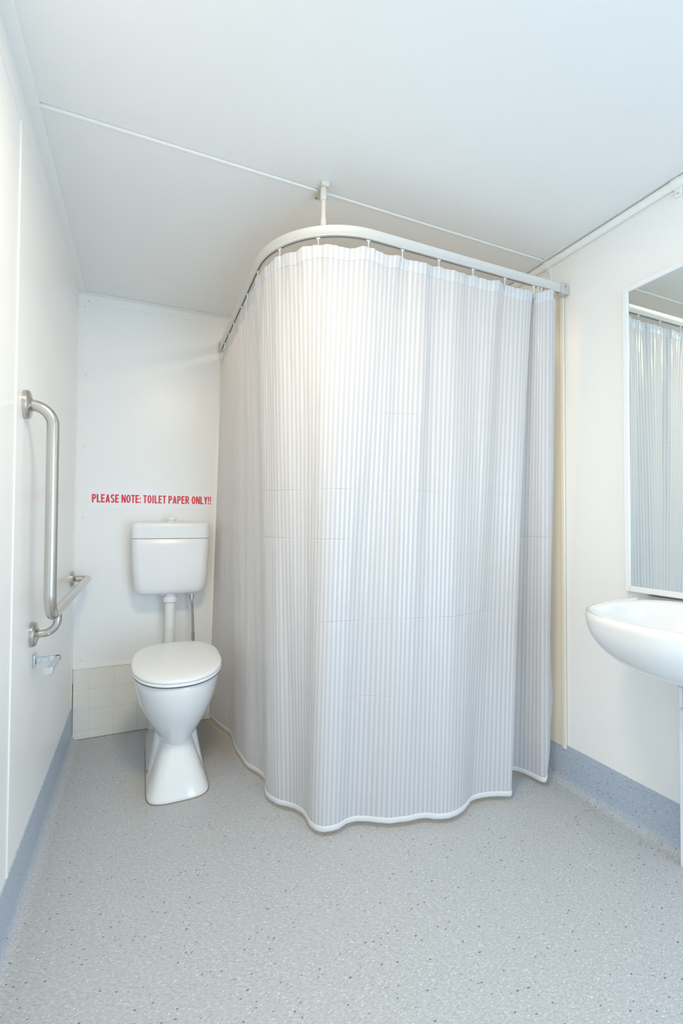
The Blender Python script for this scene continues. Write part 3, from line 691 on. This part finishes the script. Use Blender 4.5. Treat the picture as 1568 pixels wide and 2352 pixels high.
out += [bring(BZ-.018, 1.006, 1.006, extra=.03), bring(BZ-.008, 1.0, 1.0, extra=.045), bring(BZ-.002, .985, .985, extra=.06), bring(BZ, .965, .965, extra=.06)]
def iring(z, f, n=2.3, N=96):
    cx_, ax_, ay_ = 1.484+0.03*(1-f), 0.217*f, (AY-0.045)*f; r = []
    for k in range(N):
        a = 2*PI*k/N; c, s_ = math.cos(a), math.sin(a)
        x = cx_-ax_*math.copysign(abs(c)**(2/n), c)
        r.append((x, BY+ay_*math.copysign(abs(s_)**(2/n), s_), z + (0.06*max(0, x-1.5) if f > .97 else 0)))
    return r
for f, dz_ in ((1.03, .0004), (1.0, .002), (.975, .006), (.955, .013), (.93, .03), (.90, .055), (.83, .085), (.72, .110), (.56, .128), (.38, .138), (.2, .143), (.1, .145)):
    out.append(iring(BZ-dz_, f))
MB().rings(out).build('bowl', M_cer, ba, angle=180)
DX, DY = 1.512, 0.857
MB().lathe((DX, DY, BZ-.145), (0, 0, 1), [(0, .03), (.002, .03), (.003, .026)], 32).build('plug_hole', M_chrome, ba)
MB().lathe((1.66, BY, BZ+.01), (0, 0, 1), [(0, .024), (.006, .024), (.01, .019), (.09, .017), (.10, .012)], 28).build('tap', M_chrome, ba, angle=50)
tr = thing('bottle_trap', (DX, DY, 0.5), 'white waste trap with grey threaded tail under the basin', 'trap')
MB().lathe((DX, DY, .692), (0, 0, -1), [(0, .030), (.004, .034), (.008, .034), (.009, .027), (.013, .027), (.014, .030), (.020, .030), (.021, .024)], 36).build('backnut', M_chrome, tr, angle=40)
m = MB(); m.lathe((DX, DY, .676), (0, 0, -1), [(z*.005, .0185 if z % 2 else .0172) for z in range(0, 16)], 32); m.build('threaded_tail', M_ribbed, tr)
MB().lathe((DX, DY, .606), (0, 0, -1), [(0, .022), (.002, .0262), (.024, .0262), (.026, .0225)], 36).build('collar_nut', M_pvcw, tr, angle=40)
MB().lathe((DX, DY, .580), (0, 0, -1), [(0, .0205), (.035, .0205), (.06, .019), (.075, .013), (.08, .004)], 36).build('trap_body', M_pvcw, tr)
MB().tube([(DX, DY, .54), (DX+.06, DY-.01, .535), (XR-.05, DY-.02, .535)], .016, 20).build('outlet_pipe', M_pvcw, tr)
du = MB().box((1.691, 0.74, 0.0), (XR-.0005, 0.994, 0.615)).build('pipe_duct', M_pvcw, bevel=.002)
tag(du, 'white boxed pipe duct on the floor against the wall below the basin', 'duct')

# ------------------------------------------------------------------ conduit with saddles
co = thing('conduit', (1.728, 1.5, 2.379), 'cream conduit pipe clipped along the top of the right wall', 'conduit')
MB().tube([(1.7295, YF+0.01, 2.3775), (1.7295, 1.5, 2.3775), (1.7295, YB-0.008, 2.3775)], 0.0152, 24).build('pipe', M_trim, co)
for y in (1.005, 1.575):
    m = MB(); m.tube([(1.7295, y-.011, 2.3775), (1.7295, y+.011, 2.3775)], .0178, 24)
    sd = m.build('saddle', M_trim, co, angle=40)
    MB().box((XR-.0085, y-.011, 2.334), (XR-.0026, y+.011, 2.366)).build('saddle_foot', M_trim, sd, bevel=.0015)
    MB().lathe((XR-.0085, y, 2.345), (-1, 0, 0), [(0, .0035), (.001, .0032), (.0014, .001)], 10).build('screw', M_rivet, sd)
    MB().tube([(1.7295, y-.06, 2.3775), (1.7295, y-.011, 2.3775)], .0161, 24).build('coupling', M_trim, sd)
